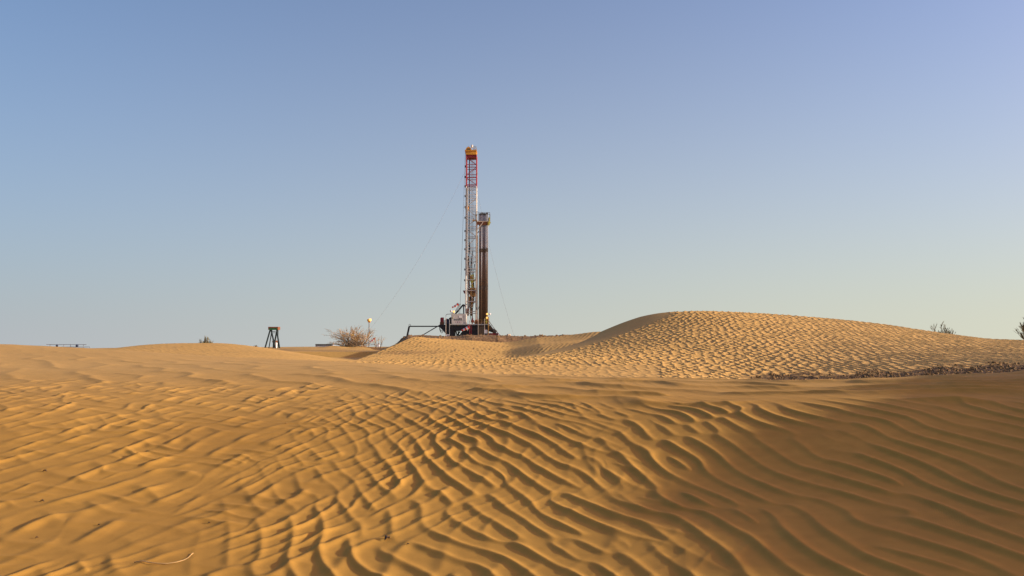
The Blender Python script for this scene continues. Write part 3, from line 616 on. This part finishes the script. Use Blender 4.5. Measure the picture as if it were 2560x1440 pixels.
# steel frame reaching left from the rig
fr = thing("pipe_support_frame", "black steel frame standing left of the rig on the sandy mound", "steel frame", RB + Vector((X(1026), -1.4, 0)))
x0 = X(1026)
MB().box((0, -.1, Z(818)), (X(1101) - x0, .1, Z(815.2))).build("top_beam", M["black"], fr)
MB().bar((.02, 0, Z(817)), (X(1020.5) - x0, 0, Z(846)), .24).build("leg", M["black"], fr)
MB().bar((X(1103) - x0, -.25, Z(813)), (X(1052) - x0, -.25, Z(843)), .13).build("diagonal_brace", M["dgrey"], fr)
MB().tube([(-.05, 0, Z(816)), (-.02, 0, Z(812.2)), (.1, 0, Z(811)), (.2, 0, Z(812.5)), (.25, 0, Z(816))], .03, 6).build("lifting_eye", M["dgrey"], fr)

# guy wires
def wire(label, a, b, sag, r=.02):
    a, b = Vector(a), Vector(b); pts = []
    for i in range(25):
        t = i / 24; p = a.lerp(b, t); p.z -= sag * 4 * t * (1 - t); pts.append(p - a)
    o = MB().tube(pts, r, 5).build("guy_wire", M["cable"], None); o.location = a
    return tag(o, label, "guy wire", "guy wires steadying the mast")
w_l = wire("long guy wire sloping down left of the mast to the bush", RB + Vector((LX, 0, Z(415))), Vector(P(898, 832, 96)) - Vector((0, 0, 1.2)), 2.0, .010)
wire("steep guy wire hanging close to the left side of the mast", RB + Vector((X(1161), 0, Z(374))), RB + Vector((X(1149.5), -.2, Z(786))), .45, .022)
wire("right guy wire falling to the ground beside the pale rocks", RB + Vector((RX, 0, Z(468))), Vector(P(1288, 848, 112)), 1.3, .011)
wire("short guy wire dropping just right of the racked pipes", RB + Vector((X(1213), .5, Z(565))), RB + Vector((X(1226), .5, Z(843))), .4, .009)

# windsocks
def windsock(label, big, small, d, r0, pole_top, pole_bot, ribbon=False, pole_m="red"):
    A = Vector(P(*big, d)); B_ = Vector(P(*small, d)); pt = Vector(P(*pole_top, d)); pb = Vector(P(*pole_bot, d)); pb.x = pt.x
    root = thing("windsock", label, "windsock", pb, "windsocks round the rig")
    dirv = B_ - A; n = 5
    sock = None
    s_ = MB()
    for i in range(n):
        s_.mi = i % 2; t0, t1 = i / n, (i + 1) / n
        pa = A + dirv * t0 - pb; pc = A + dirv * t1 - pb; pa.z -= .06 * math.sin(t0 * 3); pc.z -= .06 * math.sin(t1 * 3)
        s_.tube([pa, pc], [r0 * (1 - .5 * t0), r0 * (1 - .5 * t1)], 12, cap=False)
    sk = s_.build("sock", [M["sockred"], M["sockwhite"]], root, smooth=True)
    sk.data.materials[0].use_backface_culling = False
    MB().tube([A - pb + Vector((0, 0, 0)), A - pb - dirv * .03], r0 * 1.04, 12, cap=False).build("hoop", M["grey"], root)
    MB().tube([(0, 0, 0), pt - pb], .032, 6).bar(pt - pb, A - pb, .03).build("pole", M[pole_m], root)
    if ribbon: MB().prism([(0, 0), (.09, 0), (.02, -.55)], 0, .03).build("ribbon", M["sockwhite"], root).location = A - pb + Vector((-.3, -.1, -.15))
    return root
windsock("striped windsock flying left above the white control cabinet", (1145.5, 760), (1130, 768.5), 108, .20, (1147.5, 757.5), (1147.5, 787), pole_m="grey")
windsock("large red and white windsock on a pole before the black substructure", (1173.5, 816.5), (1154, 826), 104, .24, (1174.5, 811), (1174.5, 848), True)
windsock("small drooping windsock beside the dry bush", (936.5, 846), (924, 854.5), 92, .14, (938.5, 843), (938.5, 872), pole_m="twig")

# floodlight posts left of the rig
lp = Vector(P(922, 874, 95)); root = thing("lamp_post", "tall thin lamp post with yellow lamp head rising behind the bush", "lamp post", lp)
hz_ = Vector(P(922, 806, 95)).z - lp.z
MB().tube([(0, 0, 0), (0, 0, hz_)], .06, 8).build("pole", M["grey"], root)
hd = MB().box((-.16, -.12, hz_), (.16, .12, hz_ + .18)).box((-.22, -.2, hz_ + .16), (.02, .1, hz_ + .42)).build("lamp_head", M["yellow"], root, .02)
MB().box((-.01, -.2, hz_ + .2), (.24, .1, hz_ + .46)).ball((.12, -.22, hz_ + .34), .11).build("lamp_glass", M["lit"], hd)
lp = Vector(P(877, 876, 74)); root = thing("lamp_post", "low two-lamp post half hidden inside the dry bush", "lamp post", lp)
hz_ = Vector(P(877, 834.5, 74)).z - lp.z
MB().tube([(0, 0, 0), (0, 0, hz_)], .05, 8).bar((-.42, 0, hz_), (.3, 0, hz_), .06).build("pole", M["grey"], root)
hd = MB().box((-.48, -.1, hz_ - .03), (-.26, .1, hz_ + .12)).build("lamp_head", M["cream"], root, .02)
hd = MB().box((.06, -.1, hz_ - .24), (.26, .1, hz_ - .04)).build("lamp_head", M["lemon"], root, .02)
MB().ball((.16, -.1, hz_ - .14), .08).build("lamp_glass", M["lit"], hd)

# notice boards at the pad edge
def board(label, px0, px1, py0, py1, d, gz):
    a = Vector(P(px0, py1, d)); b_ = Vector(P(px1, py0, d)); mid = (a + b_) / 2; base = Vector((mid.x, d, gz))
    root = thing("notice_board", label, "sign", base, "white notice boards")
    w2 = (b_.x - a.x) / 2; z0, z1 = a.z - gz, b_.z - gz
    bd = MB().box((-w2, -.02, z0), (w2, .02, z1)).build("board", M["sockwhite"], root)
    l = MB()
    for k in range(4):
        z = z1 - (z1 - z0) * (.2 + .2 * k); l.box((-w2 * .3, -.028, z - .02), (w2 * .85, -.0215, z + .02))
    l.build("sign_lines", M["blue"], bd)
    for sx_ in (-w2 * .8, w2 * .8): MB().bar((sx_, .05, -.3), (sx_, .05, z1), .04).build("post", M["grey"], root)
board("white notice board with blue lines near the stair side of the rig", 1211, 1218.3, 824.8, 833.2, 103, RB.z - .3)
board("white notice board low at the left end of the substructure", 1115.8, 1123.2, 835.8, 842, 103, RB.z - .3)

# green A-frame stand
sd_ = 120.0; k_ = sd_ / F_PX; sb = Vector(P(683, 872, sd_))
root = thing("steel_stand", "dark four-legged steel stand with green and rusty head box", "steel stand", sb)
def q(px, py): return ((px - 683) * k_, (872 - py) * k_)
hb = MB(); x0, z0 = q(672, 825); x1, z1 = q(696.5, 817.5)
hb.box((x0 + .1, -.5, z0), (x1 - .1, .5, z1 - .12)).build("head_box", M["green"], root, .02)
MB().box((x0, -.6, z1 - .2), (x1, .6, z1)).box((x0, -.55, z0), (x0 + .12, .55, z1 - .2)).box((x1 - .12, -.55, z0), (x1, .55, z1 - .2)).build("head_frame", M["rust"], root)
for (a, b_, y) in [((676, 825), (665, 872), -.55), ((678, 825), (690.5, 872), -.45), ((690, 825), (681, 872), .5), ((692, 825), (701.5, 872), -.5), ((677, 825), (669, 872), .6), ((692, 825), (692, 872), .6)]:
    (xa, za), (xb, zb) = q(*a), q(*b_)
    MB().bar((xa, y * .6, za), (xb, y, zb), .19 if abs(y) < .56 else .12).build("leg", M["dgreen"], root)
(xa, za), (xb, zb) = q(680, 829), q(689, 829); MB().bar((xa, -.3, za), (xb, -.3, za), .09).bar((xa - .05, -.3, za - .22), (xb + .05, -.3, za - .22), .07).build("cross_bar", M["dgreen"], root)
tk = Vector(P(689, 872, 122)); kk = 122 / F_PX
root = thing("pump_unit", "rusty cylinder on a pale base standing under the steel stand", "pump", tk)
MB().tube([(-8 * kk, 0, 18 * kk), (6 * kk, 0, 18 * kk)], .17, 12).build("cylinder", M["rust"], root, smooth=True)
MB().box((-3 * kk, -.2, 0), (3 * kk, .2, 16 * kk)).build("base", M["sockwhite"], root, .03)
MB().bar((-6 * kk, 0, 0), (-6 * kk, 0, 17 * kk), .14).build("bracket", M["dgreen"], root)

# pipe rack far left, low building, tank
rk = Vector(P(170, 876, 150)); kk = 150 / F_PX
root = thing("pipe_rack", "low blue-grey pipe rack on the horizon beyond the left dune", "pipe rack", rk)
fr_ = MB()
for (xa, xb, py) in [(115, 216, 861.5), (150, 225, 867.5)]: fr_.bar(((xa - 170) * kk, 0, (876 - py) * kk), ((xb - 170) * kk, 0, (876 - py) * kk), .12)
for px in (125, 159, 176, 208, 225): fr_.bar(((px - 170) * kk, 0, 0), ((px - 170) * kk, 0, (876 - (861.5 if px < 215 else 867)) * kk), .10)
fr_.build("rack_frame", M["paleblue"], root)
for px, wd in ((142, 2.8), (192, 3.2)): MB().ball(((px - 170) * kk, 0, (876 - 864.5) * kk), wd * kk, 10, 8, (1, 1, 1.1)).build("valve", M["blue"], root)
lb = Vector(P(816, 876, 260)); kk = 260 / F_PX
root = thing("low_building", "long low grey-blue building on the horizon left of the bush", "building", lb)
MB().box((-24 * kk, -2, 0), (19 * kk, 2, 15.2 * kk)).build("wall", M["paleblue"], root)
MB().box((-24.4 * kk, -2.2, 15.2 * kk), (19.4 * kk, 2.2, 15.9 * kk)).build("roof", M["dgrey"], root)
for i in range(8): MB().box(((-22 + 5 * i) * kk, -2.06, 11.6 * kk), ((-19 + 5 * i) * kk, -2.01, 14.4 * kk)).build("window", M["dgrey"], root)
wt = Vector(P(945, 868, 120)); kk = 120 / F_PX
root = thing("storage_box", "small white box with dark lid right of the dry bush", "storage box", wt)
MB().box((-3.4 * kk, -.3, 0), (3.2 * kk, .3, 8 * kk)).build("body", M["sockwhite"], root, .02)
MB().box((.5 * kk, -.28, 8 * kk), (3.0 * kk, .28, 9.6 * kk)).build("lid", M["dgrey"], root)
bl = Vector(P(833, 874, 180)); kk = 180 / F_PX
root = thing("marker_post", "short yellowish marker post at the right end of the low building", "marker post", bl)
MB().bar((0, 0, 0), (0, 0, 17 * kk), .12).build("pole", M["cream"], root); MB().box((-.14, -.1, 15 * kk), (.14, .1, 17.6 * kk)).build("cap", M["ochre"], root)

# ------------------------------------------------------------------ rocks
def rock_mesh(seed, r, sc=(1, 1, .7)):
    rg = random.Random(seed); b = MB(); b.ball((0, 0, 0), r, 8, 6, sc)
    off = [rg.uniform(.72, 1.25) for _ in b.v]; b.v = [(x * o, y * o, z * o) for (x, y, z), o in zip(b.v, off)]; return b
for i, (px, py, r, sc, lab) in enumerate([(1266, 843, .34, (1.4, 1, .8), "pale rounded rock lowest in the heap beside the stairs"), (1271, 841, .36, (1.2, 1, 1), "largest pale rock crowning the heap right of the rig"),
        (1277, 844, .24, (1, 1, .9), "small pale rock at the right end of the heap"), (1172, 840.5, .16, (1.2, 1, .8), "small white stone lying under the windsock pole"), (1252, 844, .14, (1, 1, .8), "tiny pale stone at the foot of the stair rail")]):
    p = Vector(P(px, py, 106)); o = rock_mesh(i, r, sc).build("rock", M["stone"], None); o.location = p; tag(o, lab, "rock", "pale rocks round the rig")
rg = random.Random(7); gr = MB()
xs, ys = [], []
for i in range(6000):
    u_ = rg.uniform(.30, .80) if i % 3 else rg.uniform(.45, .80); y_ = rg.uniform(17, 25); xs.append(u_ * y_); ys.append(y_)
zz, bb_ = terrain(np.array(xs), np.array(ys))
for x_, y_, z_, g_ in zip(xs, ys, zz, bb_):
    if g_ < .35: continue
    s_ = .012 + .045 * rg.random() ** 3
    a = rg.uniform(0, 6.28); st_ = []
    vs = [(x_ + s_ * 1.3 * math.cos(a + k * 1.257) * rg.uniform(.6, 1.2), y_ + s_ * math.sin(a + k * 1.257) * rg.uniform(.6, 1.2), z_ - .01) for k in range(5)]
    vs += [(x_ + (v[0] - x_) * .55, y_ + (v[1] - y_) * .55, z_ + s_ * rg.uniform(.4, 1.0)) for v in vs]
    gr.add(vs, [(k, (k + 1) % 5, 5 + (k + 1) % 5, 5 + k) for k in range(5)] + [(5, 6, 7, 8, 9)])
o = gr.build("gravel", M["dstone"], None); o["kind"] = "stuff"; o["label"] = "dark gravel strip along the foot of the large dune"
# stones and lumps on the rig pad
pd = MB(); xs = [rg.uniform(-17, 12) for _ in range(2500)]; ys = [rg.uniform(63, 104) for _ in range(2500)]
zz, bb_ = terrain(np.array(xs), np.array(ys))
for x_, y_, z_, g_ in zip(xs, ys, zz, bb_):
    if g_ < .6: continue
    s_ = .03 + .10 * rg.random() ** 3; a = rg.uniform(0, 6.28)
    vs = [(x_ + s_ * 1.3 * math.cos(a + k * 1.257), y_ + s_ * math.sin(a + k * 1.257), z_ - .02) for k in range(5)]
    vs += [(x_ + (v[0] - x_) * .55, y_ + (v[1] - y_) * .55, z_ + s_ * rg.uniform(.4, 1.0)) for v in vs]
    pd.add(vs, [(k, (k + 1) % 5, 5 + (k + 1) % 5, 5 + k) for k in range(5)] + [(5, 6, 7, 8, 9)])
o = pd.build("gravel", M["dstone"], None); o["kind"] = "stuff"; o["label"] = "scattered stones over the brown gravel pad under the rig"

# ------------------------------------------------------------------ plants
def shrub(name, label, cat, base, H, W, seed, n_stem, m_stem, m_leaf, lean=0.0, tuft=0, sub=6, rad=.02, spread=1.0, droop=.25, group="desert shrubs"):
    rg = random.Random(seed); root = thing(name, label, cat, base, group); st_ = MB(); lf = MB()
    for i in range(n_stem):
        a = rg.uniform(0, 2 * math.pi); out = W * spread * rg.uniform(.25, 1); h_ = H * rg.uniform(.5, 1) * (1 - .35 * (out / W) ** 2)
        b0 = Vector((rg.uniform(-.3, .3) * W, rg.uniform(-.2, .2) * W, -.15)); pts = []
        bend = rg.uniform(-.3, .3)
        for k in range(8):
            t = k / 7; rr = out * t ** 1.25
            pts.append(b0 + Vector((math.cos(a + bend * t) * rr * .9 + lean * t * W, math.sin(a + bend * t) * rr * .6, h_ * (t - droop * t ** 3) / (1 - droop * .6) + rg.uniform(-.02, .02) * H)))
        r_ = rad * rg.uniform(.7, 1.3); st_.tube(pts, [r_ * (1 - .75 * k / 7) for k in range(8)], 4, cap=False)
        for s_ in range(sub):
            t = rg.uniform(.2, .95); k = int(t * 7); p0 = pts[k].lerp(pts[min(k + 1, 7)], t * 7 - k); L_ = H * rg.uniform(.12, .34) * (1.15 - t * .5)
            d = (pts[min(k + 1, 7)] - pts[max(k - 1, 0)]).normalized() + Vector((rg.uniform(-.7, .7), rg.uniform(-.6, .6), rg.uniform(0, .7))); d.normalize()
            q1 = p0 + d * L_ * .5 + Vector((0, 0, .03 * H)); q2 = p0 + d * L_ + Vector((rg.uniform(-.1, .1) * L_, 0, rg.uniform(-.1, .15) * L_))
            st_.tube([p0, q1, q2], [r_ * .5, r_ * .4, r_ * .2], 3, cap=False)
            for l in range(tuft):
                tt = rg.random(); c0 = p0.lerp(q2, tt); dd = (d + Vector((rg.uniform(-.8, .8), rg.uniform(-.8, .8), rg.uniform(-.1, .9)))).normalized() * H * rg.uniform(.05, .12)
                sd2 = Vector((rg.uniform(-1, 1), rg.uniform(-1, 1), 0)).normalized() * H * .007
                lf.add([c0 - sd2, c0 + sd2, c0 + dd], [(0, 1, 2)])
    st_.build("branches", m_stem, root, smooth=True)
    if tuft: lf.build("foliage", m_leaf, root)
    return root
def at(px, d, sink=0): 
    x_ = P(px, 862, d)[0]; return Vector((x_, d, ground_z(x_, d) - sink))
shrub("dry_bush", "wide dry leafless bush with bleached branches left of the rig", "bush", at(893, 70), 2.35, 3.0, 3, 62, M["twig"], M["leaf"], -.12, 0, 10, .026, 1.0, .38)
shrub("dry_bush", "low dark tangle of dead stems at the foot of the dry bush", "bush", at(878, 69), .95, 2.6, 9, 90, M["bark"], M["leaf"], 0, 0, 8, .022, 1.0, .5)
shrub("dry_bush", "bare forked branch standing at the right end of the dry bush", "bush", at(945, 69), 1.45, .75, 12, 7, M["twig"], M["leaf"], .3, 0, 6, .022, .9, .05)
shrub("desert_bush", "small feathery olive bush on the crest of the left middle dune", "bush", at(515, 56), 1.75, .6, 21, 34, M["bark"], M["leaf"], 0, 26, 7, .018, .8, .1)
bz = Vector(P(2388, 866, 46))
shrub("desert_bush", "feathery green-grey bush peeping over the large dune's right slope", "bush", Vector((bz.x - .25, 47, bz.z)), 1.75, .8, 31, 10, M["bark"], M["leaf"], 0, 14, 7, .014, .9, .0)
shrub("desert_bush", "thin upright bush just right of its twin behind the large dune", "bush", Vector((bz.x + .45, 47.3, bz.z - .1)), 1.8, .5, 33, 7, M["bark"], M["leaf"], 0, 13, 7, .014, .9, .0)
bz = Vector(P(2583, 862, 46))
shrub("desert_bush", "tall bristly bush cut by the right edge of the picture", "bush", bz, 2.15, 1.05, 41, 34, M["bark"], M["leaf"], 0, 24, 8, .018, 1.0, .15)
shrub("dry_bush", "tiny dark scrub clump on the horizon left of the steel stand", "bush", at(640, 110) + Vector((0, 0, .25)), .5, .45, 51, 20, M["bark"], M["leaf"], 0, 14, 5, .03, 1, .4)
shrub("dry_bush", "tiny dry clump on the skyline at the far left edge", "bush", Vector(P(31, 862, 27)), .06, .10, 52, 14, M["bark"], M["leaf"], 0, 4, 4, .004, 1, .4)

# ------------------------------------------------------------------ small things lying on the foreground sand
def on_sand(px, py):
    ds = np.linspace(2.5, 16, 5000); pts = np.array([P(px, py, d) for d in ds]); z = terrain(pts[:, 0], pts[:, 1])[0]
    return Vector(pts[int(np.argmax(pts[:, 2] < z))])
def leaf(label, px, py, L_, rot, seed, w_=.3, m_="leafdry"):
    rg = random.Random(seed); b = MB(); n = 7
    for k in range(n + 1):
        t = k / n; hw = L_ * w_ * math.sin(math.pi * min(.97, max(.04, t))) ** .8
        z = .25 * L_ * math.sin(math.pi * t); b.v += [(L_ * (t - .5), -hw, z + hw * .9), (L_ * (t - .5), 0, z), (L_ * (t - .5), hw, z + hw * .9)]
    for k in range(n):
        for j in (0, 1): a = k * 3 + j; b.f.append((a, a + 1, a + 4, a + 3)); b.m.append(0)
    o = b.build("dry_leaf", M[m_], None, smooth=True); sm = o.modifiers.new("s", 'SOLIDIFY'); sm.thickness = .0015
    o.location = on_sand(px, py) + Vector((0, 0, .002)); o.rotation_euler = (0, 0, R(rot)); return tag(o, label, "leaf", "dry leaves and bits on the sand")
leaf("curled dark dry leaf stuck in the sand at bottom centre", 968, 1350, .05, 60, 1, .32)
leaf("small dark leaf bit on the sand at far left, lower one", 105, 1255, .035, 20, 2)
leaf("small curled leaf bit on the sand at far left, upper one", 112, 1180, .04, 10, 3)
leaf("tiny dark speck of leaf left of the curved straw stem", 247, 1314, .02, 15, 4)
leaf("tiny leaf bit near the bottom left corner area", 92, 1346, .022, 60, 5)
leaf("tiny dark leaf bit above right of the straw stem", 523, 1309, .02, 60, 6)
leaf("small leaf scrap on the sand in the middle left", 715, 1060, .03, 10, 7, .25, "straw")
leaf("tiny dark scrap right of the curled dry leaf", 1020, 1362, .018, 30, 8)
tw = MB(); pts = [on_sand(px, py) for px, py in [(336, 1408), (355, 1406), (375, 1411), (396, 1413), (418, 1412), (440, 1407), (458, 1401), (470, 1395), (478, 1387), (483, 1385)]]
base = pts[0].copy(); pts = [p - base + Vector((0, 0, .006 + .006 * math.sin(i * .7))) for i, p in enumerate(pts)]
o = tw.tube(pts, .0035, 6).build("straw_stem", M["straw"], None, smooth=True); o.location = base; tag(o, "long curved straw stem lying on the sand at bottom left", "straw stem")
